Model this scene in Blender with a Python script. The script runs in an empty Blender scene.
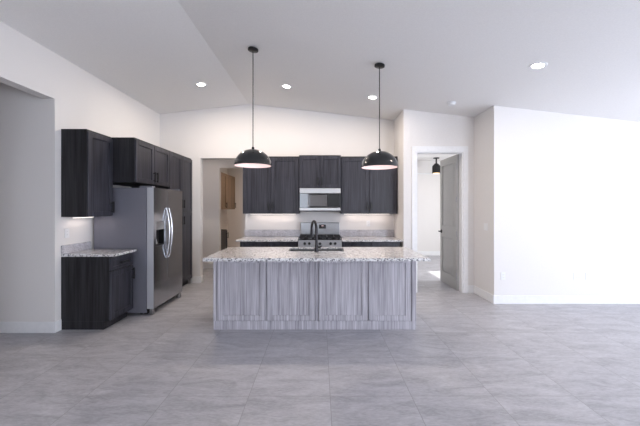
import bpy, bmesh, math, random
from mathutils import Vector, Matrix
random.seed(7)
C = bpy.context.scene.collection
SC = bpy.context.scene
PI = math.pi

# ------------------------------------------------------------------ camera
cam_d = bpy.data.cameras.new('camera')
cam_d.sensor_width = 36; cam_d.lens = 18
cam_d.shift_y = -5.5 / 640
cam = bpy.data.objects.new('camera', cam_d); C.objects.link(cam)
cam.location = (0, 0, 1.485); cam.rotation_euler = (PI / 2, 0, 0)
SC.camera = cam
EYE = 1.485

# ------------------------------------------------------------------ world, daylight, exposure
SC.view_settings.view_transform = 'Standard'
SC.view_settings.look = 'None'
SC.view_settings.gamma = 1
SC.view_settings.use_curve_mapping = False
SC.view_settings.exposure = 0.33
W = bpy.data.worlds.new('world'); SC.world = W; W.use_nodes = True
bg = W.node_tree.nodes['Background']
bg.inputs['Color'].default_value = (0.62, 0.78, 1.0, 1); bg.inputs['Strength'].default_value = 1.6

def light(name, kind, loc, rot, energy, color, parent=None, **kw):
    d = bpy.data.lights.new(name, kind); d.energy = energy; d.color = color
    for k, v in kw.items(): setattr(d, k, v)
    o = bpy.data.objects.new(name, d); C.objects.link(o)
    o.location = loc; o.rotation_euler = rot
    if parent: o.parent = parent
    return o
DAY = (0.85, 0.89, 1.0)
# daylight entering by the two rear windows (lamps face the kitchen, +Y)
light('rear_window_daylight', 'AREA', (4.4, -3.35, 1.45), (PI / 2 + 0.22, 0, 0), 148, DAY, shape='RECTANGLE', size=2.6, size_y=2.3)
light('rear_door_daylight', 'AREA', (-1.1, -3.35, 1.3), (PI / 2, 0, 0), 28, DAY, shape='RECTANGLE', size=1.1, size_y=2.2)
light('side_window_daylight', 'AREA', (6.28, 2.0, 1.3), (0, PI / 2 + 0.30, 0), 96, DAY, shape='RECTANGLE', size=2.2, size_y=3.8)
# low sun coming through the bedroom window only
sun = light('sun', 'SUN', (8, 7, 5), (0, 0, 0), 9.0, (1.0, 0.96, 0.9), angle=0.01)
sun.rotation_euler = Vector((-2.86, 0.0, -2.2)).to_track_quat('-Z', 'Y').to_euler()
light('bedroom_window_daylight', 'AREA', (5.1, 7.0, 1.45), (0, PI / 2, 0), 80, (0.95, 0.97, 1.0), shape='RECTANGLE', size=1.5, size_y=1.5)

# ------------------------------------------------------------------ materials
def new_mat(name):
    m = bpy.data.materials.new(name); m.use_nodes = True
    nt = m.node_tree; b = nt.nodes['Principled BSDF']
    return m, nt, b
def N(nt, typ, **kw):
    n = nt.nodes.new(typ)
    for k, v in kw.items():
        if k in n.inputs: n.inputs[k].default_value = v
        else: setattr(n, k, v)
    return n
def ramp(nt, fac, stops, interp='LINEAR'):
    r = nt.nodes.new('ShaderNodeValToRGB'); r.color_ramp.interpolation = interp
    e = r.color_ramp.elements
    while len(e) < len(stops): e.new(0.5)
    for el, (p, c) in zip(e, stops): el.position = p; el.color = (*c, 1)
    nt.links.new(fac, r.inputs[0]); return r
def plain(name, col, rough=0.5, metal=0.0, spec=0.5, bump=0, bscale=80, coat=0):
    m, nt, b = new_mat(name)
    b.inputs['Roughness'].default_value = rough
    b.inputs['Metallic'].default_value = metal; b.inputs['Specular IOR Level'].default_value = spec
    b.inputs['Coat Weight'].default_value = coat
    tc = N(nt, 'ShaderNodeTexCoord')
    n = N(nt, 'ShaderNodeTexNoise', Scale=bscale, Detail=3.0)
    nt.links.new(tc.outputs['Object'], n.inputs['Vector'])
    r = ramp(nt, n.outputs['Fac'], [(0.3, tuple(c * 0.97 for c in col)), (0.7, tuple(min(1, c * 1.02) for c in col))])
    nt.links.new(r.outputs[0], b.inputs['Base Color'])
    if bump:
        bp = N(nt, 'ShaderNodeBump', Strength=bump, Distance=0.004)
        nt.links.new(n.outputs['Fac'], bp.inputs['Height']); nt.links.new(bp.outputs[0], b.inputs['Normal'])
    return m
def wood(name, dark, lite, rough=0.45, across=38, along=1.6, spec=0.4):
    m, nt, b = new_mat(name)
    tc = N(nt, 'ShaderNodeTexCoord'); oi = N(nt, 'ShaderNodeObjectInfo')
    ad = N(nt, 'ShaderNodeVectorMath', operation='ADD'); sc = N(nt, 'ShaderNodeVectorMath', operation='SCALE')
    cx = N(nt, 'ShaderNodeCombineXYZ')
    for i in range(3): nt.links.new(oi.outputs['Random'], cx.inputs[i])
    nt.links.new(cx.outputs[0], sc.inputs[0]); sc.inputs['Scale'].default_value = 9.0
    nt.links.new(tc.outputs['Object'], ad.inputs[0]); nt.links.new(sc.outputs[0], ad.inputs[1])
    mp = N(nt, 'ShaderNodeMapping'); mp.inputs['Scale'].default_value = (across, across, along)
    nt.links.new(ad.outputs[0], mp.inputs['Vector'])
    n1 = N(nt, 'ShaderNodeTexNoise', Scale=1.0, Detail=5.0, Roughness=0.6)
    nt.links.new(mp.outputs[0], n1.inputs['Vector'])
    mp2 = N(nt, 'ShaderNodeMapping'); mp2.inputs['Scale'].default_value = (across * 0.25, across * 0.25, along * 0.5)
    nt.links.new(ad.outputs[0], mp2.inputs['Vector'])
    n2 = N(nt, 'ShaderNodeTexNoise', Scale=1.0, Detail=3.0, Roughness=0.5)
    nt.links.new(mp2.outputs[0], n2.inputs['Vector'])
    mx = N(nt, 'ShaderNodeMath', operation='MULTIPLY_ADD'); nt.links.new(n1.outputs['Fac'], mx.inputs[0]); mx.inputs[1].default_value = 0.65
    m2 = N(nt, 'ShaderNodeMath', operation='MULTIPLY'); nt.links.new(n2.outputs['Fac'], m2.inputs[0]); m2.inputs[1].default_value = 0.35
    nt.links.new(m2.outputs[0], mx.inputs[2])
    r = ramp(nt, mx.outputs[0], [(0.36, dark), (0.64, lite)])
    nt.links.new(r.outputs[0], b.inputs['Base Color'])
    b.inputs['Roughness'].default_value = rough; b.inputs['Specular IOR Level'].default_value = spec
    bp = N(nt, 'ShaderNodeBump', Strength=0.12, Distance=0.002)
    nt.links.new(mx.outputs[0], bp.inputs['Height']); nt.links.new(bp.outputs[0], b.inputs['Normal'])
    return m
def granite(name, scale=85.0, calm=0.2, rough=0.1, tint=(1, 1, 1)):
    m, nt, b = new_mat(name)
    tc = N(nt, 'ShaderNodeTexCoord')
    v = N(nt, 'ShaderNodeTexVoronoi', Scale=scale); nt.links.new(tc.outputs['Object'], v.inputs['Vector'])
    sep = N(nt, 'ShaderNodeSeparateColor'); nt.links.new(v.outputs['Color'], sep.inputs[0])
    r = ramp(nt, sep.outputs[0], [(0.0, (0.82, 0.81, 0.81)), (0.45, (0.64, 0.63, 0.635)), (0.64, (0.36, 0.355, 0.37)), (0.76, (0.50, 0.45, 0.41)), (0.80, (0.04, 0.04, 0.05))], 'CONSTANT')
    n = N(nt, 'ShaderNodeTexNoise', Scale=14.0, Detail=4.0); nt.links.new(tc.outputs['Object'], n.inputs['Vector'])
    r2 = ramp(nt, n.outputs['Fac'], [(0.4, (0.64, 0.63, 0.63)), (0.62, (0.80, 0.79, 0.79))])
    mx = N(nt, 'ShaderNodeMix', data_type='RGBA'); mx.inputs[0].default_value = calm
    nt.links.new(r.outputs[0], mx.inputs[6]); nt.links.new(r2.outputs[0], mx.inputs[7])
    tn = N(nt, 'ShaderNodeMix', data_type='RGBA', blend_type='MULTIPLY'); tn.inputs[0].default_value = 1.0; tn.inputs[7].default_value = (*tint, 1)
    nt.links.new(mx.outputs[2], tn.inputs[6]); nt.links.new(tn.outputs[2], b.inputs['Base Color'])
    b.inputs['Roughness'].default_value = rough; b.inputs['Specular IOR Level'].default_value = 0.6
    return m
def floor_mat():
    m, nt, b = new_mat('grey_tile')
    tc = N(nt, 'ShaderNodeTexCoord')
    mp = N(nt, 'ShaderNodeMapping'); mp.inputs['Location'].default_value = (-0.08, -2.52, 0)
    nt.links.new(tc.outputs['Object'], mp.inputs['Vector'])
    br = N(nt, 'ShaderNodeTexBrick', offset=0.0, squash=1.0)
    br.inputs['Scale'].default_value = 1.0; br.inputs['Brick Width'].default_value = 0.64; br.inputs['Row Height'].default_value = 0.64
    br.inputs['Mortar Size'].default_value = 0.0022; br.inputs['Mortar Smooth'].default_value = 0.1
    br.inputs['Color1'].default_value = (0, 0, 0, 1); br.inputs['Color2'].default_value = (1, 1, 1, 1); br.inputs['Mortar'].default_value = (0.5, 0.5, 0.5, 1)
    nt.links.new(mp.outputs[0], br.inputs['Vector'])
    # each tile has its own cloudy print
    sc = N(nt, 'ShaderNodeVectorMath', operation='SCALE'); nt.links.new(br.outputs['Color'], sc.inputs[0]); sc.inputs['Scale'].default_value = 3.7
    ad = N(nt, 'ShaderNodeVectorMath', operation='ADD'); nt.links.new(tc.outputs['Object'], ad.inputs[0]); nt.links.new(sc.outputs[0], ad.inputs[1])
    rot = N(nt, 'ShaderNodeMapping'); rot.inputs['Rotation'].default_value = (0, 0, 0.6); rot.inputs['Scale'].default_value = (1.0, 3.2, 1.0)
    nt.links.new(ad.outputs[0], rot.inputs['Vector'])
    n1 = N(nt, 'ShaderNodeTexNoise', Scale=2.4, Detail=10.0, Roughness=0.68, Distortion=0.9); nt.links.new(rot.outputs[0], n1.inputs['Vector'])
    n2 = N(nt, 'ShaderNodeTexNoise', Scale=24.0, Detail=4.0, Roughness=0.7); nt.links.new(rot.outputs[0], n2.inputs['Vector'])
    mul = N(nt, 'ShaderNodeMath', operation='MULTIPLY'); nt.links.new(n2.outputs['Fac'], mul.inputs[0]); mul.inputs[1].default_value = 0.40
    sm = N(nt, 'ShaderNodeMath', operation='MULTIPLY_ADD'); nt.links.new(n1.outputs['Fac'], sm.inputs[0]); sm.inputs[1].default_value = 0.60; nt.links.new(mul.outputs[0], sm.inputs[2])
    r = ramp(nt, sm.outputs[0], FLOOR_STOPS)
    mx = N(nt, 'ShaderNodeMix', data_type='RGBA'); nt.links.new(br.outputs['Fac'], mx.inputs[0])
    nt.links.new(r.outputs[0], mx.inputs[6]); mx.inputs[7].default_value = (0.27, 0.262, 0.268, 1)
    nt.links.new(mx.outputs[2], b.inputs['Base Color'])
    b.inputs['Roughness'].default_value = 0.38; b.inputs['Specular IOR Level'].default_value = 0.45
    bp = N(nt, 'ShaderNodeBump', Strength=0.25, Distance=0.002); bp.invert = True
    nt.links.new(br.outputs['Fac'], bp.inputs['Height']); nt.links.new(bp.outputs[0], b.inputs['Normal'])
    return m
def steel(name, col=(0.56, 0.57, 0.60), rough=0.28, stretch=(2, 2, 160)):
    m, nt, b = new_mat(name)
    tc = N(nt, 'ShaderNodeTexCoord'); mp = N(nt, 'ShaderNodeMapping'); mp.inputs['Scale'].default_value = stretch
    nt.links.new(tc.outputs['Object'], mp.inputs['Vector'])
    n = N(nt, 'ShaderNodeTexNoise', Scale=1.0, Detail=3.0); nt.links.new(mp.outputs[0], n.inputs['Vector'])
    r = ramp(nt, n.outputs['Fac'], [(0.3, tuple(c * 0.9 for c in col)), (0.7, tuple(c * 1.05 for c in col))])
    nt.links.new(r.outputs[0], b.inputs['Base Color'])
    b.inputs['Metallic'].default_value = 1.0; b.inputs['Roughness'].default_value = rough
    return m
def emit(name, col, s):
    m, nt, b = new_mat(name)
    b.inputs['Base Color'].default_value = (0.8, 0.8, 0.8, 1)
    b.inputs['Emission Color'].default_value = (*col, 1); b.inputs['Emission Strength'].default_value = s
    return m

FLOOR_STOPS = [(0.36, (0.30, 0.293, 0.315)), (0.50, (0.42, 0.412, 0.438)), (0.64, (0.53, 0.522, 0.55))]
M = {}
M['wall'] = plain('wall_paint', (0.80, 0.775, 0.76), 0.8, spec=0.2, bump=0.10, bscale=120)
M['ceil'] = plain('ceiling_paint', (0.85, 0.835, 0.825), 0.9, spec=0.1, bump=0.25, bscale=70)
M['trim'] = plain('trim_paint', (0.85, 0.85, 0.86), 0.4, bscale=20)
M['doorpaint'] = plain('door_paint', (0.37, 0.36, 0.345), 0.45, bscale=20)
M['floor'] = floor_mat()
M['espresso'] = wood('espresso_wood', (0.013, 0.013, 0.018), (0.054, 0.053, 0.069), 0.40, across=60)
M['espresso_shaded'] = wood('espresso_wood_shaded', (0.004, 0.004, 0.005), (0.034, 0.033, 0.038), 0.45)  # same wood darkened: dimmer light on the cabinet sides put into its colour
M['island'] = wood('grey_washed_wood', (0.27, 0.255, 0.285), (0.62, 0.60, 0.645), 0.5, across=70)
M['tan'] = wood('tan_wood', (0.11, 0.075, 0.05), (0.24, 0.165, 0.11), 0.5)
M['granite'] = granite('speckled_granite')
M['splash'] = granite('fine_grey_granite', 140.0, 0.62, 0.15, (0.80, 0.79, 0.84))
M['steel'] = steel('brushed_steel', (0.36, 0.36, 0.365), 0.32)
M['steeldark'] = steel('dark_brushed_steel', (0.47, 0.485, 0.52), 0.2)
M['steelbright'] = plain('polished_steel', (0.75, 0.76, 0.78), 0.18, 1.0)
M['fridgeside'] = plain('grey_enamel', (0.21, 0.21, 0.25), 0.35, 0.3, bscale=60)
M['silver'] = plain('silver_paint', (0.50, 0.51, 0.54), 0.35, 0.2)
M['black'] = plain('black_metal', (0.012, 0.012, 0.013), 0.35, 0.2)
M['blackgloss'] = plain('black_gloss_enamel', (0.012, 0.012, 0.013), 0.13, 0.0, 0.6, coat=0.3)
M['mesh'] = plain('grey_oven_glass', (0.11, 0.108, 0.115), 0.08, 0.0, 0.8)
M['brightsteel'] = steel('light_brushed_steel', (0.58, 0.57, 0.56), 0.35)
M['blackglass'] = plain('black_glass', (0.006, 0.006, 0.008), 0.04, 0.0, 1.0)
M['castiron'] = plain('cast_iron', (0.018, 0.018, 0.02), 0.55, 0.3)
M['pink'] = plain('pale_pink_enamel', (0.70, 0.60, 0.61), 0.6)
M['plastic'] = plain('white_plastic', (0.84, 0.84, 0.85), 0.35)
M['slot'] = plain('grey_slot', (0.25, 0.25, 0.26), 0.5)
M['bronze'] = plain('oil_rubbed_bronze', (0.035, 0.033, 0.035), 0.3, 0.7)
M['brass'] = plain('aged_brass', (0.55, 0.40, 0.20), 0.3, 1.0)
M['lens'] = emit('lit_lens', (1.0, 0.95, 0.88), 14)
M['bulb'] = emit('lit_bulb', (1.0, 0.86, 0.78), 5)
M['strip'] = emit('lit_strip', (1.0, 0.86, 0.78), 3)
M['amber'] = emit('lit_amber', (1.0, 0.62, 0.22), 2.0)
M['display'] = emit('lit_display', (0.8, 0.12, 0.08), 0.25)
M['grass'] = plain('lawn_green', (0.20, 0.23, 0.12), 0.9, bscale=6)
mg, ng, bgl = new_mat('window_glass')
tr = N(ng, 'ShaderNodeBsdfTransparent'); gl = N(ng, 'ShaderNodeBsdfGlossy', Roughness=0.02); mixs = N(ng, 'ShaderNodeMixShader'); mixs.inputs[0].default_value = 0.06
ng.links.new(tr.outputs[0], mixs.inputs[1]); ng.links.new(gl.outputs[0], mixs.inputs[2]); ng.links.new(mixs.outputs[0], ng.nodes['Material Output'].inputs['Surface'])
M['glass'] = mg

# ------------------------------------------------------------------ mesh helpers
class MB:
    """collects shapes into one mesh"""
    def __init__(s): s.bm = bmesh.new()
    def box(s, x0, x1, y0, y1, z0, z1, bev=0.0, seg=2):
        b2 = bmesh.new(); bmesh.ops.create_cube(b2, size=1)
        for v in b2.verts:
            v.co = Vector(((x0 + x1) / 2 + v.co.x * (x1 - x0), (y0 + y1) / 2 + v.co.y * (y1 - y0), (z0 + z1) / 2 + v.co.z * (z1 - z0)))
        if bev: bmesh.ops.bevel(b2, geom=b2.edges[:], offset=bev, segments=seg, affect='EDGES', profile=0.5)
        s._merge(b2); return s
    def _merge(s, b2):
        me = bpy.data.meshes.new('t'); b2.to_mesh(me); b2.free(); s.bm.from_mesh(me); bpy.data.meshes.remove(me)
    def cyl(s, c, r, h, axis='Z', r2=None, seg=32, bev=0.0):
        b2 = bmesh.new()
        bmesh.ops.create_cone(b2, cap_ends=True, segments=seg, radius1=r, radius2=r if r2 is None else r2, depth=h)
        if bev:
            bmesh.ops.bevel(b2, geom=[e for e in b2.edges if len(e.link_faces) == 2 and any(len(f.verts) > 4 for f in e.link_faces)], offset=bev, segments=2, affect='EDGES')
        mt = {'Z': Matrix(), 'X': Matrix.Rotation(PI / 2, 4, 'Y'), 'Y': Matrix.Rotation(-PI / 2, 4, 'X')}[axis]
        b2.transform(Matrix.Translation(c) @ mt)
        s._merge(b2); return s
    def tube(s, pts, r, seg=12, closed_caps=True):
        pts = [Vector(p) for p in pts]; rs = r if isinstance(r, (list, tuple)) else [r] * len(pts)
        b2 = bmesh.new(); rings = []; up = None
        for i, p in enumerate(pts):
            t = (pts[min(i + 1, len(pts) - 1)] - pts[max(i - 1, 0)]).normalized()
            if up is None:
                up = t.orthogonal().normalized()
            up = (up - t * up.dot(t)).normalized(); sd = t.cross(up)
            rings.append([b2.verts.new(p + rs[i] * (math.cos(2 * PI * k / seg) * up + math.sin(2 * PI * k / seg) * sd)) for k in range(seg)])
        for a, b in zip(rings, rings[1:]):
            for k in range(seg): b2.faces.new((a[k], a[(k + 1) % seg], b[(k + 1) % seg], b[k]))
        if closed_caps: b2.faces.new(rings[0][::-1]); b2.faces.new(rings[-1])
        s._merge(b2); return s
    def lathe(s, prof, c=(0, 0, 0), seg=48, cap=False):
        b2 = bmesh.new(); rings = []
        for r, z in prof:
            if r < 1e-5: rings.append([b2.verts.new((c[0], c[1], c[2] + z))])
            else: rings.append([b2.verts.new((c[0] + r * math.cos(2 * PI * k / seg), c[1] + r * math.sin(2 * PI * k / seg), c[2] + z)) for k in range(seg)])
        for a, b in zip(rings, rings[1:]):
            for k in range(seg):
                k2 = (k + 1) % seg
                if len(a) == 1 and len(b) == 1: continue
                if len(a) == 1: b2.faces.new((a[0], b[k], b[k2]))
                elif len(b) == 1: b2.faces.new((a[k], b[0], a[k2]))
                else: b2.faces.new((a[k], b[k], b[k2], a[k2]))
        s._merge(b2); return s
    def prism_y(s, poly, y0, y1):
        b2 = bmesh.new()
        a = [b2.verts.new((x, y0, z)) for x, z in poly]; b = [b2.verts.new((x, y1, z)) for x, z in poly]
        n = len(poly); b2.faces.new(a); b2.faces.new(b[::-1])
        for i in range(n): b2.faces.new((a[i], b[i], b[(i + 1) % n], a[(i + 1) % n]))
        s._merge(b2); return s
    def prism_x(s, poly, x0, x1):
        b2 = bmesh.new()
        a = [b2.verts.new((x0, y, z)) for y, z in poly]; b = [b2.verts.new((x1, y, z)) for y, z in poly]
        n = len(poly); b2.faces.new(a); b2.faces.new(b[::-1])
        for i in range(n): b2.faces.new((a[i], b[i], b[(i + 1) % n], a[(i + 1) % n]))
        s._merge(b2); return s
    def prism_z(s, poly, z0, z1, bev=0.0):
        b2 = bmesh.new()
        a = [b2.verts.new((x, y, z0)) for x, y in poly]; b = [b2.verts.new((x, y, z1)) for x, y in poly]
        n = len(poly); b2.faces.new(a); b2.faces.new(b[::-1])
        for i in range(n): b2.faces.new((a[i], b[i], b[(i + 1) % n], a[(i + 1) % n]))
        if bev: bmesh.ops.bevel(b2, geom=b2.edges[:], offset=bev, segments=2, affect='EDGES')
        s._merge(b2); return s
    def slab_hole(s, x0, x1, y0, y1, hx0, hx1, hy0, hy1, z0, z1):
        b2 = bmesh.new()
        o = [(x0, y0), (x1, y0), (x1, y1), (x0, y1)]; h = [(hx0, hy0), (hx1, hy0), (hx1, hy1), (hx0, hy1)]
        V = {}
        for nm, L in (('o', o), ('h', h)):
            for i, (x, y) in enumerate(L):
                for t, z in ((0, z0), (1, z1)): V[nm, i, t] = b2.verts.new((x, y, z))
        for i in range(4):
            j = (i + 1) % 4
            for t in (0, 1): b2.faces.new((V['o', i, t], V['o', j, t], V['h', j, t], V['h', i, t]))
            for nm in 'oh': b2.faces.new((V[nm, i, 0], V[nm, j, 0], V[nm, j, 1], V[nm, i, 1]))
        s._merge(b2); return s
    def xf(s, m): s.bm.transform(m); return s
    def build(s, name, mat, parent=None, smooth=False, loc=None):
        bmesh.ops.recalc_face_normals(s.bm, faces=s.bm.faces[:])
        if smooth:
            for f in s.bm.faces: f.smooth = True
            for e in s.bm.edges:
                if len(e.link_faces) == 2 and e.calc_face_angle(0) > math.radians(38): e.smooth = False
        me = bpy.data.meshes.new(name); s.bm.to_mesh(me); s.bm.free()
        o = bpy.data.objects.new(name, me); C.objects.link(o)
        if mat: me.materials.append(mat)
        if parent: o.parent = parent
        if loc: o.location = loc
        return o

def tag(o, label=None, cat=None, group=None, kind=None):
    if label: o['label'] = label
    if cat: o['category'] = cat
    if group: o['group'] = group
    if kind: o['kind'] = kind
    return o
def thing(name, label, cat, loc=(0, 0, 0), rotz=0, group=None):
    o = bpy.data.objects.new(name, None); C.objects.link(o); o.empty_display_size = 0.1
    o.location = loc; o.rotation_euler = (0, 0, rotz)
    return tag(o, label, cat, group)
def struct(name, mb, mat, parent=None, smooth=False):
    o = mb.build(name, mat, parent, smooth)
    if parent is None: o['kind'] = 'structure'
    return o

# ------------------------------------------------------------------ setting
RX, RH, SL = -1.40, 3.52, 0.1128          # ridge and slope of the vaulted ceiling
def H(x): return RH - SL * abs(x - RX)
XL, YB, XK, YD, XS, YR, XE, Y0 = -3.15, 6.30, 1.457, 5.58, 2.687, 4.94, 6.4, -3.5
PT = 2.93                                  # bedroom ceiling
struct('floor', MB().box(-7, 7.0, -4.0, 11, -0.2, 0), M['floor'])
c = MB().prism_y([(XL - 0.2, H(XL - 0.2)), (RX, RH), (XE + 0.2, H(XE + 0.2)), (XE + 0.2, H(XE + 0.2) + 0.2), (RX, RH + 0.2), (XL - 0.2, H(XL - 0.2) + 0.2)], Y0 - 0.2, YB + 0.14)
struct('ceiling', c, M['ceil'])
def wall_y(mb, x0, x1, y0, y1, z0=0, top=None):
    if top is None:
        xs = [x0] + ([RX] if x0 < RX < x1 else []) + [x1]
        mb.prism_y([(x0, z0), (x1, z0)] + [(x, H(x) + 0.04) for x in reversed(xs)], y0, y1)
    else: mb.box(x0, x1, y0, y1, z0, top)
    return mb
b = MB(); wall_y(b, XL, -2.355, YB, YB + 0.14); wall_y(b, -2.355, -1.47, YB, YB + 0.14, 2.455); wall_y(b, -1.47, XK, YB, YB + 0.14)
struct('wall_back', b, M['wall'])
# left wall with the wide opening towards the side hall
b = MB()
hl = H(XL) + 0.04
b.box(XL - 0.14, XL, 3.80, YB + 0.14, 0, hl); b.box(XL - 0.14, XL, 2.4, 3.80, 2.775, hl); b.box(XL - 0.14, XL, Y0, 2.4, 0, hl)
struct('wall_left', b, M['wall'])
# side hall seen through the opening
b = MB(); b.box(-6.2, XL - 0.14, 3.80, 3.94, 0, 3.1)
struct('wall_hall_end', b, M['wall'])
struct('wall_hall_side', MB().box(-6.34, -6.2, 2.2, 3.94, 0, 3.1), M['wall'])
struct('wall_hall_near', MB().box(-6.2, XL - 0.14, 2.2, 2.4, 0, 3.1), M['wall'])
struct('ceiling_hall', MB().box(-6.34, XL - 0.14, 2.2, 3.94, 3.1, 3.2), M['ceil'])
# right side: nook wall, wall with the door, return wall, bright living room wall
struct('wall_nook', (lambda m: wall_y(m, XK, XK + 0.12, YD, YB + 0.14))(MB()), M['wall'])
b = MB(); wall_y(b, XK + 0.12, 1.68, YD, YD + 0.12); wall_y(b, 1.68, 2.495, YD, YD + 0.12, 2.45); wall_y(b, 2.495, XS, YD, YD + 0.12)
struct('wall_door_side', b, M['wall'])
struct('wall_return', (lambda m: wall_y(m, XS, XS + 0.12, YR, YD + 0.12))(MB()), M['wall'])
struct('wall_right_front', (lambda m: wall_y(m, XS + 0.12, XE, YR, YR + 0.12))(MB()), M['wall'])
b = MB().box(XE, XE + 0.14, Y0, 0.0, 0, H(XE) + 0.04).box(XE, XE + 0.14, 4.0, YR + 0.12, 0, H(XE) + 0.04).box(XE, XE + 0.14, 0.0, 4.0, 2.45, H(XE) + 0.04)
struct('wall_right', b, M['wall'])
# glazed patio door in the right wall, under an added, unseen sun blocker
f = MB()
for y in (0.0, 1.3, 2.62, 3.94): f.box(XE + 0.03, XE + 0.11, y, y + 0.06, 0.06, 2.39)
f.box(XE + 0.03, XE + 0.11, 0.0, 4.0, 0, 0.06).box(XE + 0.03, XE + 0.11, 0.0, 4.0, 2.39, 2.45)
w4 = struct('window_4', f, M['trim']); MB().box(XE + 0.065, XE + 0.075, 0.06, 3.94, 0.06, 2.39).build('pane', M['glass'], w4)
struct('sun_blocker', MB().box(XE + 0.25, XE + 4.2, -2.5, YR + 0.3, 2.75, 2.9), M['ceil'])  # off-view slab, added to keep the sun out of the side glazing
# rear wall with a wide window and a glazed door behind the camera
b = MB()
b2 = lambda x0, x1, z0, z1: b.box(x0, x1, Y0 - 0.14, Y0, z0, z1)
wall_y(b, XL - 0.14, -1.68, Y0 - 0.14, Y0); wall_y(b, -1.68, -0.52, Y0 - 0.14, Y0, 2.45); wall_y(b, -0.52, 3.0, Y0 - 0.14, Y0)
wall_y(b, 3.0, 5.8, Y0 - 0.14, Y0, 2.6); b2(3.0, 5.8, 0, 0.3); wall_y(b, 5.8, XE, Y0 - 0.14, Y0)
struct('wall_rear', b, M['wall'])
def window(name, x0, x1, z0, z1, n):
    f = MB(); t = 0.06; y0, y1 = Y0 - 0.11, Y0 - 0.03
    f.box(x0, x1, y0, y1, z0, z0 + t); f.box(x0, x1, y0, y1, z1 - t, z1)
    for i in range(n + 1):
        x = x0 + (x1 - x0 - t) * i / n; f.box(x, x + t, y0, y1, z0 + t, z1 - t)
    o = struct(name, f, M['trim'])
    MB().box(x0 + t, x1 - t, Y0 - 0.075, Y0 - 0.065, z0 + t, z1 - t).build('pane', M['glass'], o)
window('window_1', 3.0, 5.8, 0.3, 2.6, 3)
window('window_2', -1.68, -0.52, 0.0, 2.45, 1)
# bedroom beyond the door
b = MB().box(1.3, 5.2, 9.9, 10.02, 0, PT); struct('wall_bedroom_end', b, M['wall'])
struct('wall_bedroom_left', MB().box(XK + 0.0, XK + 0.12, YB + 0.14, 9.9, 0, PT), M['wall'])
b = MB().box(5.2, 5.32, YR + 0.12, 6.22, 0, PT).box(5.2, 5.32, 7.5, 10.02, 0, PT).box(5.2, 5.32, 6.22, 7.5, 0, 0.7).box(5.2, 5.32, 6.22, 7.5, 2.2, PT)
struct('wall_bedroom_right', b, M['wall'])
struct('ceiling_bedroom', MB().box(XK + 0.12, 5.5, YD + 0.12, 10.02, PT, PT + 0.1), M['ceil'])
f = MB().box(5.22, 5.30, 6.22, 7.5, 0.7, 0.75).box(5.22, 5.30, 6.22, 7.5, 2.15, 2.2).box(5.22, 5.30, 6.22, 6.27, 0.75, 2.15).box(5.22, 5.30, 7.45, 7.5, 0.75, 2.15)
w3 = struct('window_3', f, M['trim']); MB().box(5.25, 5.26, 6.27, 7.45, 0.75, 2.15).build('pane', M['glass'], w3)
# passage and pantry room behind the kitchen
struct('wall_passage_left', MB().box(-3.72, -3.6, YB + 0.14, 7.77, 0, 2.75), M['wall'])
struct('wall_passage_front', MB().box(-3.72, XL - 0.14, YB + 0.0, YB + 0.14, 0, 2.75), M['wall'])
struct('wall_passage_right', MB().box(-1.47, -1.35, YB + 0.14, 7.77, 0, 2.75), M['wall'])
b = MB().box(-3.72, -2.44, 7.77, 7.89, 0, 2.75).box(-2.44, -1.89, 7.77, 7.89, 2.45, 2.75).box(-1.89, -0.6, 7.77, 7.89, 0, 2.75)
struct('wall_passage_end', b, M['wall'])
struct('wall_pantry_left', MB().box(-3.12, -3.0, 7.89, 10.4, 0, 2.75), M['wall'])
struct('wall_pantry_right', MB().box(-0.72, -0.6, 7.89, 10.4, 0, 2.75), M['wall'])
struct('wall_pantry_end', MB().box(-3.12, -0.6, 10.4, 10.52, 0, 2.75), M['wall'])
struct('ceiling_passage', MB().box(-3.72, -0.6, YB + 0.14, 10.52, 2.75, 2.85), M['ceil'])
# baseboards
BH, BT = 0.13, 0.014
def base(name, *boxes):
    b = MB()
    for bx in boxes: b.box(*bx, 0.0, BH, 0.003)
    struct(name, b, M['trim'])
base('baseboard_right_front', (XS - BT, XE, YR - BT, YR))
base('baseboard_return', (XS - BT, XS, YR, YD - BT))
base('baseboard_door_side', (2.575, XS, YD - BT, YD))
base('baseboard_left', (XL, XL + BT, 3.80 - BT, 3.885))
base('baseboard_hall', (-6.2, XL, 3.80 - BT, 3.80))
base('baseboard_back', (-2.535, -2.355, YB - BT, YB), (-2.355, -2.355 + BT, YB - BT, YB + 0.14))
base('baseboard_passage', (-3.6, -2.44, 7.77 - BT, 7.77))
base('baseboard_bedroom', (XK + 0.12, 5.2, 9.9 - BT, 9.9))
base('baseboard_pantry', (-2.9, -0.72, 10.4 - BT, 10.4))
# ledge across the far bedroom wall
struct('trim_2', MB().box(XK + 0.12, 5.2, 9.86, 9.9, 2.51, 2.545, 0.004), M['trim'])
# door casing + jamb
b = MB()
b.box(1.60, 1.68, YD - 0.018, YD, 0, 2.45, 0.003); b.box(2.495, 2.575, YD - 0.018, YD, 0, 2.45, 0.003); b.box(1.60, 2.575, YD - 0.02, YD, 2.45, 2.55, 0.003)
b.box(1.68, 1.698, YD, YD + 0.12, 0, 2.45); b.box(2.477, 2.495, YD, YD + 0.12, 0, 2.45); b.box(1.698, 2.477, YD, YD + 0.12, 2.432, 2.45)
struct('trim_1', b, M['trim'])
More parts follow.
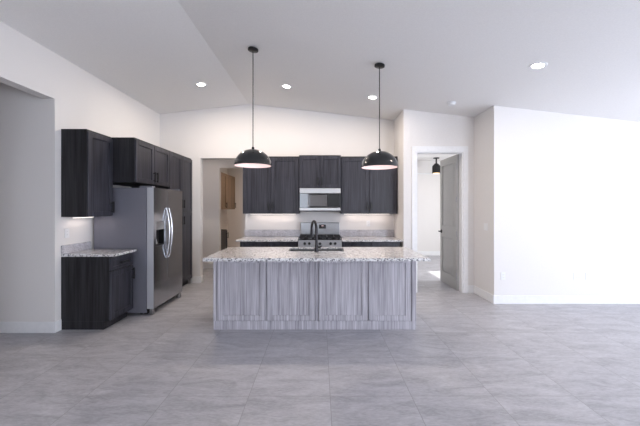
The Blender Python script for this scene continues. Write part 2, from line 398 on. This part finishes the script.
# the open door: local x along the leaf from the hinge, y = thickness
d = bpy.data.objects.new('door_1', None); C.objects.link(d); d['kind'] = 'structure'
d['label'] = 'grey two panel interior door standing open into the bright room'
d.location = (2.473, YD + 0.115, 0.01); d.rotation_euler = (0, 0, math.radians(89.6))
DW, DH = 0.79, 2.42
b = MB()
b.box(0, DW, 0.0135, 0.0275, 0, DH)
st = 0.115
for y0, y1 in ((0, 0.0135), (0.0275, 0.041)):
    b.box(0, st, y0, y1, 0, DH); b.box(DW - st, DW, y0, y1, 0, DH)
    b.box(st, DW - st, y0, y1, 0, 0.22); b.box(st, DW - st, y0, y1, 0.90, 1.12); b.box(st, DW - st, y0, y1, DH - 0.13, DH)
b.build('leaf', M['doorpaint'], d)
for y0, y1 in ((0.0055, 0.0135), (0.0275, 0.0355)):
    for z0, z1 in ((0.22, 0.90), (1.12, DH - 0.13)):
        b = MB(); i = 0.022
        b.box(st + i, DW - st - i, y0, y1, z0 + i, z1 - i, 0.006); b.build('panel', M['doorpaint'], d)
for side in (1, -1):
    yy = 0.041 if side > 0 else 0.0
    b = MB(); b.cyl((DW - 0.065, yy + side * 0.006, 1.0), 0.036, 0.012, 'Y', bev=0.002); b.cyl((DW - 0.065, yy + side * 0.03, 1.0), 0.011, 0.04, 'Y')
    b.tube([(DW - 0.065, yy + side * 0.05, 1.0), (DW - 0.12, yy + side * 0.052, 1.0), (DW - 0.175, yy + side * 0.048, 0.998)], [0.015, 0.014, 0.011])
    b.build('lever_handle', M['black'], d, True)
for z in (0.25, 1.0, 1.62, 2.2):
    b = MB(); b.cyl((-0.004, 0.046, z), 0.007, 0.1, seg=12).box(-0.002, 0.03, 0.0412, 0.0432, z - 0.05, z + 0.05); b.build('hinge', M['steel'], d)

# ------------------------------------------------------------------ cabinet builders
def shaker(mb, x0, x1, z0, z1, yf, t=0.02, fr=0.062, rec=0.012):
    """frame-and-panel front, face at y = yf (towards -y)"""
    mb.box(x0, x0 + fr, yf, yf + t, z0, z1, 0.0025, 1); mb.box(x1 - fr, x1, yf, yf + t, z0, z1, 0.0025, 1)
    mb.box(x0 + fr, x1 - fr, yf, yf + t, z0, z0 + fr, 0.0012, 1); mb.box(x0 + fr, x1 - fr, yf, yf + t, z1 - fr, z1, 0.0012, 1)
    mb.box(x0 + fr, x1 - fr, yf + rec, yf + t, z0 + fr, z1 - fr)
    return mb
def pull(parent, x, z, yf, vert=True, L=0.15, lab=True):
    b = MB(); s = 0.011
    if vert:
        b.box(x - s, x + s, yf - 0.042, yf - 0.028, z - L / 2, z + L / 2, 0.0015, 1)
        for q in (-1, 1): b.box(x - 0.005, x + 0.005, yf - 0.029, yf, z + q * (L / 2 - 0.02) - 0.005, z + q * (L / 2 - 0.02) + 0.005)
    else:
        b.box(x - L / 2, x + L / 2, yf - 0.042, yf - 0.028, z - s, z + s, 0.0015, 1)
        for q in (-1, 1): b.box(x + q * (L / 2 - 0.02) - 0.005, x + q * (L / 2 - 0.02) + 0.005, yf - 0.029, yf, z - 0.005, z + 0.005)
    return b.build('handle', M['black'], parent)
def cabinet(name, label, cat, loc, rotz, w, dp, z0, z1, doors, drawers=(), toe=0.0, group=None, mat='espresso', fronts=None):
    """loc = back corner on the wall; local x along the wall, front towards -y. doors: (x0,x1,z0,z1,handle_x,handle_z)"""
    t = thing(name, label, cat, (loc[0], loc[1], z0), rotz, group or {'upper_cabinet': 'dark wall cabinets', 'base_cabinet': 'dark base cabinets'}.get(name))
    h = z1 - z0; b = MB(); yb = -(dp - 0.021)
    if toe:
        b.box(0, w, yb, 0, toe, h, 0.001, 1); b.box(0, w, yb + 0.065, 0, 0, toe)
    else: b.box(0, w, yb, 0, 0, h, 0.001, 1)
    b.build('body', M['espresso_shaded' if mat == 'espresso' else mat], t)
    for (x0, x1, a, c_, hx, hz) in doors:
        d = shaker(MB(), x0, x1, a, c_, -dp).build('door', M[mat], t)
        if hx is not None: pull(d, hx, hz, -dp)
    for (x0, x1, a, c_, hx) in drawers:
        d = shaker(MB(), x0, x1, a, c_, -dp, fr=0.04).build('drawer', M[mat], t)
        pull(d, hx, (a + c_) / 2, -dp, False)
    return t
R90 = PI / 2
XW = XL + 0.002
# left run (faces +X): local x -> world +Y
LY0, LY1, FY0, FY1, PY1 = 3.89, 4.36, 4.36, 5.34, 6.288
w = LY1 - LY0
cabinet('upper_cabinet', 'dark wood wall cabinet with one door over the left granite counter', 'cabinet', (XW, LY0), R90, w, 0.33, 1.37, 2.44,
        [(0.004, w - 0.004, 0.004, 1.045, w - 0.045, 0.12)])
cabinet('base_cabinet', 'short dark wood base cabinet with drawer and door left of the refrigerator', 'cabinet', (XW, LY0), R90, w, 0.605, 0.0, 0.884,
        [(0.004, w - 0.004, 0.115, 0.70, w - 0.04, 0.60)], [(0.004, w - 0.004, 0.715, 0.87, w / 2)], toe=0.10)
w = FY1 - FY0
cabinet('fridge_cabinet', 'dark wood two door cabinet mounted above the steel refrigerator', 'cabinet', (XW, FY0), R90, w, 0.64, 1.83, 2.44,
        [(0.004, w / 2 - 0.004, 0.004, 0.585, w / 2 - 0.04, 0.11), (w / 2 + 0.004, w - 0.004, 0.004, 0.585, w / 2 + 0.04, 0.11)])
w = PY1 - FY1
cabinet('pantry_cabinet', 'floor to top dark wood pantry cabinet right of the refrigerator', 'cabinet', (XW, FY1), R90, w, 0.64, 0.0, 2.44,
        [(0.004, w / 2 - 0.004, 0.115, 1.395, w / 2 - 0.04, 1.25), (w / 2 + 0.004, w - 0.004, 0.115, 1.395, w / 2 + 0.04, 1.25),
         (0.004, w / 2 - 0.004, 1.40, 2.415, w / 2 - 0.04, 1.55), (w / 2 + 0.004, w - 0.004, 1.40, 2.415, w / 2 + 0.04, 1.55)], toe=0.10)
# left counter with its splash
t = thing('countertop', 'small speckled granite countertop on the short left base cabinet', 'countertop', (XW, LY0, 0.886), R90)
MB().box(-0.004, 0.485, -0.645, 0, 0, 0.03, 0.004).build('slab', M['granite'], t)
MB().box(-0.004, 0.485, -0.02, 0, 0.031, 0.135, 0.002).build('backsplash', M['splash'], t)
# back run (faces the camera)
YW = YB - 0.002
def uppers(x0, x1, label):
    w = x1 - x0
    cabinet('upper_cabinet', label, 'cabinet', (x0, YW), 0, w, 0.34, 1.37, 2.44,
            [(0.004, w / 2 - 0.004, 0.004, 1.045, w / 2 - 0.035, 0.14), (w / 2 + 0.004, w - 0.004, 0.004, 1.045, w / 2 + 0.035, 0.14)])
uppers(-1.442, -0.392, 'dark two door wall cabinet on the back wall left of the microwave')
uppers(0.392, 1.445, 'dark two door wall cabinet on the back wall right of the microwave')
w = 0.776
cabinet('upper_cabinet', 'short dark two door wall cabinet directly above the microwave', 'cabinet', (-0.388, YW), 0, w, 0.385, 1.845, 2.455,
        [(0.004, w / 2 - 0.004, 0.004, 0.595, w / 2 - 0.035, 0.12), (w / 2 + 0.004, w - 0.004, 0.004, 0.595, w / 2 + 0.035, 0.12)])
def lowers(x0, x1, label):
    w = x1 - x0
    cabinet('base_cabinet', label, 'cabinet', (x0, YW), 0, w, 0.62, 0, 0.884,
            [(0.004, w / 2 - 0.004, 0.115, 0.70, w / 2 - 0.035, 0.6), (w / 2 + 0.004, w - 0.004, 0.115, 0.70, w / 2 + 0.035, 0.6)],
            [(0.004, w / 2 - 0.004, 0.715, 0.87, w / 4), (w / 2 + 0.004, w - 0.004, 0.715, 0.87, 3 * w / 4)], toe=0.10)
lowers(-1.425, -0.392, 'dark base cabinet on the back wall left of the range')
lowers(0.392, 1.43, 'dark base cabinet on the back wall right of the range')
for x0, x1, lab in ((-1.478, -0.388, 'speckled granite countertop on the back wall left of the range'), (0.388, 1.452, 'speckled granite countertop on the back wall right of the range')):
    t = thing('countertop', lab, 'countertop', (x0, YW, 0.886))
    MB().box(0, x1 - x0, -0.70, 0, 0, 0.03, 0.004).build('slab', M['granite'], t)
    MB().box(0, x1 - x0, -0.02, 0, 0.031, 0.162, 0.002).build('backsplash', M['splash'], t)

# ------------------------------------------------------------------ refrigerator (local x along the wall from the near side)
t = thing('refrigerator', 'tall stainless steel side by side refrigerator with water dispenser and curved handles', 'refrigerator', (XL + 0.03, 4.405, 0), R90)
FW = 0.925; FD = 0.83; dt = 0.09
MB().box(0.004, FW - 0.004, -(FD - dt - 0.012), 0, 0.03, 1.755, 0.006).build('body', M['fridgeside'], t)
MB().box(0.02, FW - 0.02, -(FD - dt - 0.005), -(FD - dt - 0.05) + 0.0, 0.015, 0.088).build('base_grille', M['black'], t)
for i in range(2):
    for y in (-0.1, -0.62): MB().cyl((0.08 + i * (FW - 0.16), y, 0.016), 0.02, 0.032, seg=16).build('foot', M['black'], t)
for x in (0.045, FW - 0.045): MB().box(x - 0.03, x + 0.03, -(FD - 0.02), -(FD - 0.07), 0.0, 0.078, 0.008).build('leveler_cover', M['steel'], t)
for x in (0.06, FW - 0.06): MB().box(x - 0.04, x + 0.04, -(FD - 0.03), -0.62, 1.756, 1.785, 0.006).build('hinge_cover', M['fridgeside'], t)
sx = 0.385; y0, y1 = -FD, -(FD - dt)
dx0, dx1, dz0, dz1 = 0.07, 0.30, 0.945, 1.285
b = MB()
fd = b.box(0, dx0, y0, y1, 0.09, 1.76).box(dx1, sx, y0, y1, 0.09, 1.76).box(dx0, dx1, y0, y1, 0.09, dz0).box(dx0, dx1, y0, y1, dz1, 1.76)
fd = b.build('freezer_door', M['steeldark'], t); fd['label'] = 'narrow left door with ice and water dispenser'
b = MB(); b.box(-0.0015, 0.0, y0 + 0.001, y1, 0.09, 1.76); b.build('door_edge', M['silver'], fd)
b = MB().box(dx0, dx1, y1 - 0.012, y1 - 0.002, dz0, dz1)
for a in ((dx0, dx0 + 0.008), (dx1 - 0.008, dx1)): b.box(*a, y0 + 0.003, y1 - 0.012, dz0, dz1)
b.box(dx0, dx1, y0 + 0.003, y1 - 0.012, dz0, dz0 + 0.012).box(dx0, dx1, y0 + 0.003, y1 - 0.012, dz1 - 0.008, dz1)
disp = b.build('water_dispenser', M['black'], fd)
MB().box(dx0 + 0.006, dx1 - 0.006, y0 - 0.003, y0 + 0.02, dz1 - 0.115, dz1 - 0.004, 0.003).build('control_panel', M['steel'], fd)
MB().prism_x([(y1 - 0.02, dz0 + 0.03), (y0 + 0.018, dz0 + 0.03), (y1 - 0.03, dz0 + 0.18), (y1 - 0.02, dz0 + 0.18)], dx0 + 0.02, dx0 + 0.075).build('paddle', M['steelbright'], fd)
rd = MB().box(sx + 0.006, FW, y0, y1, 0.09, 1.76, 0.006).build('fridge_door', M['steeldark'], t); rd['label'] = 'wide right door without dispenser'
for par, hx in ((fd, sx - 0.032), (rd, sx + 0.05)):
    pts = []
    for i in range(17):
        u = i / 16; z = 0.74 + u * 0.74; bow = math.sin(PI * u)
        pts.append((hx, y0 - 0.004 - 0.05 * bow ** 0.7, z))
    MB().tube(pts, 0.009, 12).build('handle', M['steelbright'], par, True)

# ------------------------------------------------------------------ range
t = thing('range', 'stainless steel gas range with black grates set between the back counters', 'stove', (0.0, YW, 0))
hw = 0.378
MB().box(-hw, hw, -0.66, -0.02, 0.04, 0.895, 0.003).build('body', M['steel'], t)
for x in (-0.33, 0.33):
    for y in (-0.6, -0.1): MB().cyl((x, y, 0.02), 0.018, 0.04, seg=12).build('foot', M['black'], t)
od = MB().box(-hw + 0.004, hw - 0.004, -0.695, -0.661, 0.22, 0.785, 0.004).build('oven_door', M['steel'], t)
MB().box(-0.26, 0.26, -0.698, -0.696, 0.34, 0.66).build('window', M['blackglass'], od)
b = MB().tube([(-0.32, -0.735, 0.745), (0.32, -0.735, 0.745)], 0.013, 12)
for x in (-0.3, 0.3): b.cyl((x, -0.715, 0.745), 0.009, 0.04, 'Y', seg=12)
b.build('oven_handle', M['steelbright'], od, True)
MB().box(-hw + 0.004, hw - 0.004, -0.69, -0.661, 0.05, 0.21, 0.004).build('drawer', M['steel'], t)
cp = MB().prism_x([(-0.661, 0.79), (-0.742, 0.80), (-0.715, 0.915), (-0.661, 0.915)], -hw, hw).build('control_panel', M['steel'], t)
for kx in (-0.265, -0.185, 0.0, 0.185, 0.265):
    b = MB().cyl((0, 0, 0.012), 0.026, 0.022, r2=0.022, seg=24, bev=0.003).cyl((0, 0, 0.028), 0.019, 0.014, r2=0.016, seg=24)
    b.box(-0.004, 0.004, -0.016, 0.016, 0.03, 0.038)
    b.xf(Matrix.Translation((kx, -0.729, 0.857)) @ Matrix.Rotation(math.radians(77), 4, 'X'))
    b.build('knob', M['black'], cp, True)
ck = MB().box(-hw, hw, -0.70, -0.085, 0.896, 0.918, 0.004).build('cooktop', M['blackgloss'], t)
for bx, by, r in ((-0.25, -0.55, 0.045), (-0.25, -0.23, 0.035), (0, -0.39, 0.05), (0.25, -0.55, 0.05), (0.25, -0.23, 0.035)):
    MB().cyl((bx, by, 0.927), r, 0.016, seg=28, bev=0.002).cyl((bx, by, 0.938), r * 0.75, 0.008, seg=28, bev=0.002).build('burner', M['castiron'], ck, True)
for gx in (-0.251, 0.0, 0.251):
    b = MB(); g = 0.121; z = 0.965
    for x in (gx - g, gx + g): b.box(x - 0.007, x + 0.007, -0.68, -0.11, z - 0.014, z)
    for y in (-0.68, -0.535, -0.395, -0.255, -0.11): b.box(gx - g, gx + g, y - 0.006, y + 0.006, z - 0.013, z)
    b.box(gx - 0.006, gx + 0.006, -0.68, -0.11, z - 0.013, z)
    for x in (gx - g, gx + g):
        for y in (-0.674, -0.116): b.box(x - 0.007, x + 0.007, y - 0.007, y + 0.007, 0.918, z)
    b.build('grate', M['castiron'], ck)
bgd = MB().box(-hw, hw, -0.085, -0.02, 0.896, 1.195, 0.008).build('backguard', M['steel'], t)
MB().box(-0.02, 0.115, -0.089, -0.084, 1.075, 1.155, 0.002).build('control_display', M['blackglass'], bgd)
MB().box(0.03, 0.07, -0.0905, -0.0895, 1.122, 1.138).build('clock_digits', M['display'], bgd)

# ------------------------------------------------------------------ microwave
t = thing('microwave', 'stainless and black over the range microwave under the short cabinet', 'microwave', (0.0, YW, 1.41))
MB().box(-0.378, 0.378, -0.37, 0, 0.0, 0.432, 0.003).build('body', M['black'], t)
dr = MB().box(-0.376, 0.376, -0.40, -0.371, 0.07, 0.335, 0.003).build('door', M['blackglass'], t)
b = MB().box(-0.205, 0.13, -0.402, -0.400, 0.10, 0.305)
b.build('window', M['mesh'], dr)
MB().box(-0.378, 0.378, -0.405, -0.371, 0.337, 0.43, 0.003).build('top_vent', M['brightsteel'], t)
MB().box(-0.378, 0.378, -0.405, -0.371, 0.018, 0.068, 0.003).build('bottom_trim', M['brightsteel'], t)
MB().box(0.15, 0.36, -0.4025, -0.4005, 0.09, 0.32).build('keypad', M['black'], dr)

# ------------------------------------------------------------------ under cabinet lights
def strip(loc, L, rotz, lab, e):
    t = thing('under_cabinet_light', lab, 'light', loc, rotz, 'light bars under the wall cabinets')
    MB().box(-L / 2, L / 2, -0.012, 0.012, -0.012, 0, 0.002).build('housing', M['plastic'], t)
    MB().box(-L / 2 + 0.01, L / 2 - 0.01, -0.009, 0.009, -0.0145, -0.0125).build('lens', M['strip'], t)
    light('strip_glow', 'AREA', (0, 0, -0.02), (0, 0, 0), e, (1.0, 0.84, 0.74), t, shape='RECTANGLE', size=L * 0.95, size_y=0.03)
strip((-0.91, YB - 0.10, 1.3695), 0.9, 0, 'slim white light bar under the back cabinet left of the microwave', 0.6)
strip((0.91, YB - 0.10, 1.3695), 0.9, 0, 'slim white light bar under the back cabinet right of the microwave', 0.6)
strip((XL + 0.10, 4.125, 1.3695), 0.36, R90, 'slim white light bar under the left wall cabinet', 0.25)

# ------------------------------------------------------------------ island
IX0, IX1, IY0, IY1 = -1.295, 1.167, 3.905, 4.58
t = thing('kitchen_island', 'grey washed wood kitchen island with four framed panels under a granite top', 'kitchen island', (-0.064, IY0, 0))
ox = 0.064
ib, il, ir = IY1 - IY0, IX0 + ox, IX1 + ox
b = MB().box(il, ir, 0, 0.02, 0, 0.884).box(il, ir, ib - 0.02, ib, 0.1, 0.884).box(il, il + 0.02, 0.02, ib - 0.02, 0, 0.884).box(ir - 0.02, ir, 0.02, ib - 0.02, 0, 0.884)
b.box(il + 0.02, ir - 0.02, 0.02, ib - 0.02, 0.1, 0.12).box(il + 0.02, ir - 0.02, ib - 0.09, ib - 0.07, 0, 0.1)
b.build('body', M['island'], t)
MB().box(IX0 + ox, IX1 + ox, -0.012, -0.0005, 0.0, 0.105, 0.001, 1).build('base_board', M['island'], t)
for x0, x1 in ((217.8, 265.8), (267.2, 314.6), (319.2, 367.4), (368.8, 410.6)):
    a, c_ = (x0 - 320) / 82.0 + ox, (x1 - 320) / 82.0 + ox
    shaker(MB(), a, c_, 0.110, 0.876, -0.021, t=0.020, fr=0.066, rec=0.014).build('framed_panel', M['island'], t)
for x0, x1 in ((IX0 + ox, (217.0 - 320) / 82 + ox), ((411.6 - 320) / 82 + ox, IX1 + ox)):
    MB().box(x0, x1, -0.021, -0.0005, 0.1055, 0.882, 0.001, 1).build('corner_stile', M['island'], t)
MB().box((315.6 - 320) / 82 + ox, (318.2 - 320) / 82 + ox, -0.016, -0.0005, 0.1055, 0.882, 0.001, 1).build('middle_stile', M['island'], t)
for i in range(4):
    w4 = (IX1 - IX0) / 4; x0 = IX0 + ox + i * w4
    d = shaker(MB(), x0 + 0.004, x0 + w4 - 0.004, 0.115, 0.87, -0.02)
    d.xf(Matrix.Translation((0, IY1 - IY0, 0)) @ Matrix.Scale(-1, 4, (0, 1, 0)))
    d.build('door', M['island'], t)
SX0, SX1, SY0, SY1 = -0.415, 0.315, 4.15, 4.50
MB().slab_hole(-1.315, 1.238, 3.585, 4.62, SX0, SX1, SY0, SY1, 0.0, 0.031)
b = MB().slab_hole(-1.315, 1.238, 3.585, 4.62, SX0, SX1, SY0, SY1, 0.0, 0.031)
bmesh.ops.bevel(b.bm, geom=[e for e in b.bm.edges if abs(e.verts[0].co.z - e.verts[1].co.z) < 1e-4 and e.is_manifold and e.calc_face_angle(0) > 1.0], offset=0.005, segments=2, affect='EDGES')
o = b.build('countertop', M['granite']); o.location = (0, 0, 0.885)
tag(o, 'long speckled granite countertop of the island with the sink cut in', 'countertop')
t = thing('sink', 'rectangular stainless steel sink set into the island granite', 'sink', (-0.05, 4.325, 0.69))
hx, hy = (SX1 - SX0) / 2 - 0.003, (SY1 - SY0) / 2 - 0.003
b = MB()
b.box(-hx, hx, -hy, hy, 0, 0.008); b.box(-hx, -hx + 0.008, -hy, hy, 0.008, 0.212); b.box(hx - 0.008, hx, -hy, hy, 0.008, 0.212)
b.box(-hx + 0.008, hx - 0.008, -hy, -hy + 0.008, 0.008, 0.212); b.box(-hx + 0.008, hx - 0.008, hy - 0.008, hy, 0.008, 0.212)
b.build('basin', M['steel'], t)
MB().cyl((0, 0.05, 0.011), 0.045, 0.006, seg=24).build('drain', M['steelbright'], t, True)
t = thing('faucet', 'dark bronze gooseneck pull down faucet standing on the island before the range', 'faucet', (-0.045, 4.085, 0.917))
b = MB().cyl((0, 0, 0.006), 0.029, 0.012, seg=28, bev=0.003).cyl((0, 0, 0.05), 0.024, 0.085, r2=0.02, seg=24)
b.build('base', M['bronze'], t, True)
pts = [(0, 0, 0.09), (0, 0, 0.2), (0, 0, 0.29)]
dirx, diry = -0.36, 0.93; r = 0.09
for i in range(1, 15):
    a = PI * i / 14 * 1.06
    pts.append((dirx * r * (1 - math.cos(a)), diry * r * (1 - math.cos(a)), 0.29 + r * math.sin(a) * 1.1))
MB().tube(pts, 0.017, 14).build('spout', M['bronze'], t, True)
e = Vector(pts[-1]); dn = (Vector(pts[-1]) - Vector(pts[-2])).normalized()
MB().tube([e - dn * 0.005, e + dn * 0.05, e + dn * 0.09], [0.018, 0.022, 0.023], 16).build('spray_head', M['bronze'], t, True)
MB().tube([(0.022, 0, 0.06), (0.05, 0, 0.066), (0.062, -0.03, 0.075), (0.066, -0.075, 0.085)], [0.012, 0.012, 0.007, 0.006], 12).build('lever', M['bronze'], t, True)

# ------------------------------------------------------------------ ceiling fixtures
tilt = math.atan(SL)
def on_ceiling(px, py):
    dx, dz = (px - 320) / 320, (207.5 - py) / 320
    # right slope z = RH - SL*(x-RX), left slope mirrored
    for sgn in (1, -1):
        D = (RH + sgn * SL * RX - EYE) / (dz + sgn * SL * dx)
        x = dx * D
        if (x >= RX) == (sgn > 0): return Vector((x, D, EYE + dz * D)), sgn
def downlight(px, py, label, e):
    p, s = on_ceiling(px, py)
    t = thing('recessed_light', label, 'ceiling light', p, 0, 'recessed lights in the vaulted ceiling'); t.rotation_euler = (0, s * tilt, 0)
    MB().lathe([(0.058, -0.001), (0.062, -0.006), (0.080, -0.008), (0.090, -0.004), (0.092, -0.0005)]).build('trim_ring', M['plastic'], t, True)
    MB().cyl((0, 0, -0.003), 0.0595, 0.003, seg=36).build('lens', M['lens'], t, True)
    light('downlight_glow', 'AREA', (0, 0, -0.012), (0, 0, 0), e, (1.0, 0.87, 0.74), t, shape='DISK', size=0.11)
downlight(201, 84.3, 'round recessed ceiling light nearest the left wall', 19)
downlight(286.5, 86.3, 'round recessed ceiling light between the two pendants, near the left one', 15)
downlight(372.5, 97.3, 'round recessed ceiling light just left of the right pendant cord', 12)
downlight(538, 65.5, 'round recessed ceiling light above the bright right wall', 10)
p, s = on_ceiling(451.5, 102.5)
t = thing('smoke_detector', 'small round white smoke detector on the ceiling near the door', 'smoke detector', p); t.rotation_euler = (0, tilt, 0)
MB().cyl((0, 0, -0.006), 0.07, 0.011, seg=36, bev=0.002).build('mounting_plate', M['plastic'], t, True)
MB().cyl((0, 0, -0.027), 0.05, 0.03, r2=0.062, seg=36, bev=0.005).build('cover', M['plastic'], t, True)

def pendant(px, py, zr, label):
    p, s = on_ceiling(px, py)
    t = thing('pendant_lamp', label, 'pendant lamp', (p.x, p.y, zr), 0, 'dome pendants over the island')
    hc = p.z - zr
    b = MB().lathe([(0, 0.0), (0.058, 0.0), (0.064, 0.004), (0.064, 0.022), (0.06, 0.026), (0, 0.026)], (0, 0, 0)); b.xf(Matrix.Translation((0, 0, hc - 0.0275 - 0.008)) @ Matrix.Rotation(tilt, 4, 'Y'))
    b.build('canopy', M['black'], t, True)
    R, hh = 0.228, 0.205
    MB().tube([(0, 0, hh + 0.025), (0, 0, hc - 0.03)], 0.0055, 10).build('cord', M['black'], t, True)
    outer = [(R * math.cos(a), hh * math.sin(a)) for a in [PI / 2 * i / 20 for i in range(20)]] + [(0.016, hh)]
    b = MB().lathe([(R - 0.004, 0.0)] + outer + [(0.016, hh + 0.02), (0.009, hh + 0.03), (0, hh + 0.03)], seg=64)
    b.build('shade', M['blackgloss'], t, True)
    inner = [((R - 0.005) * math.cos(a), (hh - 0.005) * math.sin(a)) for a in [PI / 2 * i / 20 for i in range(20)]] + [(0.0, hh - 0.005)]
    li = MB().lathe(inner, seg=64).build('inner_lining', M['pink'], t, True); li['label'] = 'pale pink inside of the shade'
    MB().cyl((0, 0, 0.165), 0.02, 0.06, seg=20).build('socket', M['black'], t, True)
    MB().lathe([(0, 0.035), (0.018, 0.038), (0.03, 0.055), (0.032, 0.075), (0.024, 0.105), (0.014, 0.135)], seg=24).build('bulb', M['bulb'], t, True)
    light('pendant_glow', 'POINT', (0, 0, 0.018), (0, 0, 0), 1.3, (1.0, 0.82, 0.76), t, shadow_soft_size=0.03)
pendant(253, 48.0, 2.000, 'black dome pendant lamp over the left half of the island')
pendant(379.5, 64.0, 1.985, 'black dome pendant lamp over the right half of the island')

# bedroom flush light
t = thing('ceiling_lamp', 'small black cylinder ceiling lamp with amber glow seen through the doorway', 'ceiling light', (3.37, 9.3, PT))
t.location.x = (436.3 - 320) / 320 * 9.3
MB().cyl((0, 0, -0.014), 0.085, 0.026, seg=32, bev=0.004).build('canopy', M['black'], t, True)
MB().cyl((0, 0, -0.10), 0.022, 0.15, seg=20).build('stem', M['black'], t, True)
MB().lathe([(0.0, -0.17), (0.05, -0.17), (0.085, -0.21), (0.115, -0.25), (0.118, -0.45), (0.112, -0.45), (0.108, -0.25), (0.0, -0.20)], seg=40).build('shade', M['black'], t, True)
MB().lathe([(0.0, -0.452), (0.085, -0.452), (0.10, -0.44), (0.10, -0.40), (0.0, -0.39)], seg=32).build('diffuser', M['amber'], t, True)

# ------------------------------------------------------------------ pantry room furniture
cabinet('pantry_upper_cabinet', 'tan wood wall cabinet with two doors seen through the back opening', 'cabinet', (-2.975, 8.35), R90, 1.62, 0.33, 1.43, 2.44,
        [(0.004, 0.675, 0.004, 1.0, 0.63, 0.12), (0.679, 1.616, 0.004, 1.0, 1.55, 0.12)], mat='tan')
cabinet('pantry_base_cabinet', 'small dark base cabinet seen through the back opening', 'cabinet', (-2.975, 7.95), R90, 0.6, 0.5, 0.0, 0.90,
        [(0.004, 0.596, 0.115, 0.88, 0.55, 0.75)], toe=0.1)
t = thing('flush_light', 'round ceiling light of the room behind the kitchen opening', 'ceiling light', (-1.75, 9.0, 2.75))
MB().lathe([(0, -0.06), (0.10, -0.055), (0.15, -0.03), (0.16, 0.0)], seg=32).build('diffuser', M['lens'], t, True)
light('pantry_glow', 'AREA', (0, 0, -0.08), (0, 0, 0), 8.5, (1.0, 0.72, 0.52), t, shape='DISK', size=0.3)

t = thing('passage_fill_light', 'unseen round light added to brighten the passage just behind the kitchen opening', 'ceiling light', (-2.6, 7.0, 2.75))  # off-view lamp added to warm and brighten the passage wall
MB().lathe([(0, -0.03), (0.07, -0.028), (0.09, -0.012), (0.095, 0.0)], seg=32).build('diffuser', M['lens'], t, True)
light('passage_fill', 'AREA', (0, 0, -0.05), (0, 0, 0), 1.5, (1.0, 0.80, 0.72), t, shape='DISK', size=0.18)

# ------------------------------------------------------------------ outlets and switches
def plate(name, label, loc, rotz, gangs, kind):
    t = thing(name, label, 'outlet' if kind == 'outlet' else 'light switch', loc, rotz)
    wd = 0.07 + 0.046 * (gangs - 1)
    MB().box(-wd / 2, wd / 2, -0.006, 0, -0.0575, 0.0575, 0.002).build('cover_plate', M['plastic'], t)
    for g in range(gangs):
        x = (g - (gangs - 1) / 2) * 0.046
        if kind == 'outlet':
            for z in (-0.02, 0.02):
                f = MB().box(x - 0.016, x + 0.016, -0.0085, -0.0062, z - 0.014, z + 0.014, 0.001, 1).build('receptacle', M['plastic'], t)
                b = MB()
                for q in (-0.006, 0.006): b.box(x + q - 0.0012, x + q + 0.0012, -0.0092, -0.0086, z - 0.003, z + 0.007)
                b.build('slots', M['slot'], f)
        else: MB().box(x - 0.016, x + 0.016, -0.010, -0.0062, -0.033, 0.033, 0.001, 1).build('rocker', M['plastic'], t)
    return t
k = 320 / YR
plate('wall_outlet', 'white outlet low on the bright right wall near its left corner', ((503 - 320) / k, YR, EYE - (276 - 207.5) / k), 0, 1, 'outlet')
plate('wall_outlet', 'white double outlet low in the middle of the bright right wall', ((577 - 320) / k, YR, EYE - (276 - 207.5) / k), 0, 2, 'outlet')
plate('media_plate', 'white single outlet just right of the low double outlet on the bright wall', ((587.5 - 320) / k, YR, EYE - (276 - 207.5) / k), 0, 1, 'outlet')
plate('light_switch', 'white double light switch on the narrow return wall right of the door', (XS, 320 * XS / 166.0, 1.17), -R90, 2, 'switch')
plate('counter_outlet', 'white outlet above the left granite counter under the wall cabinet', (XL, 3.98, 1.165), R90, 1, 'outlet')
plate('counter_outlet', 'white outlet above the back counter right of the range', (0.95, YB, 1.17), 0, 1, 'outlet')
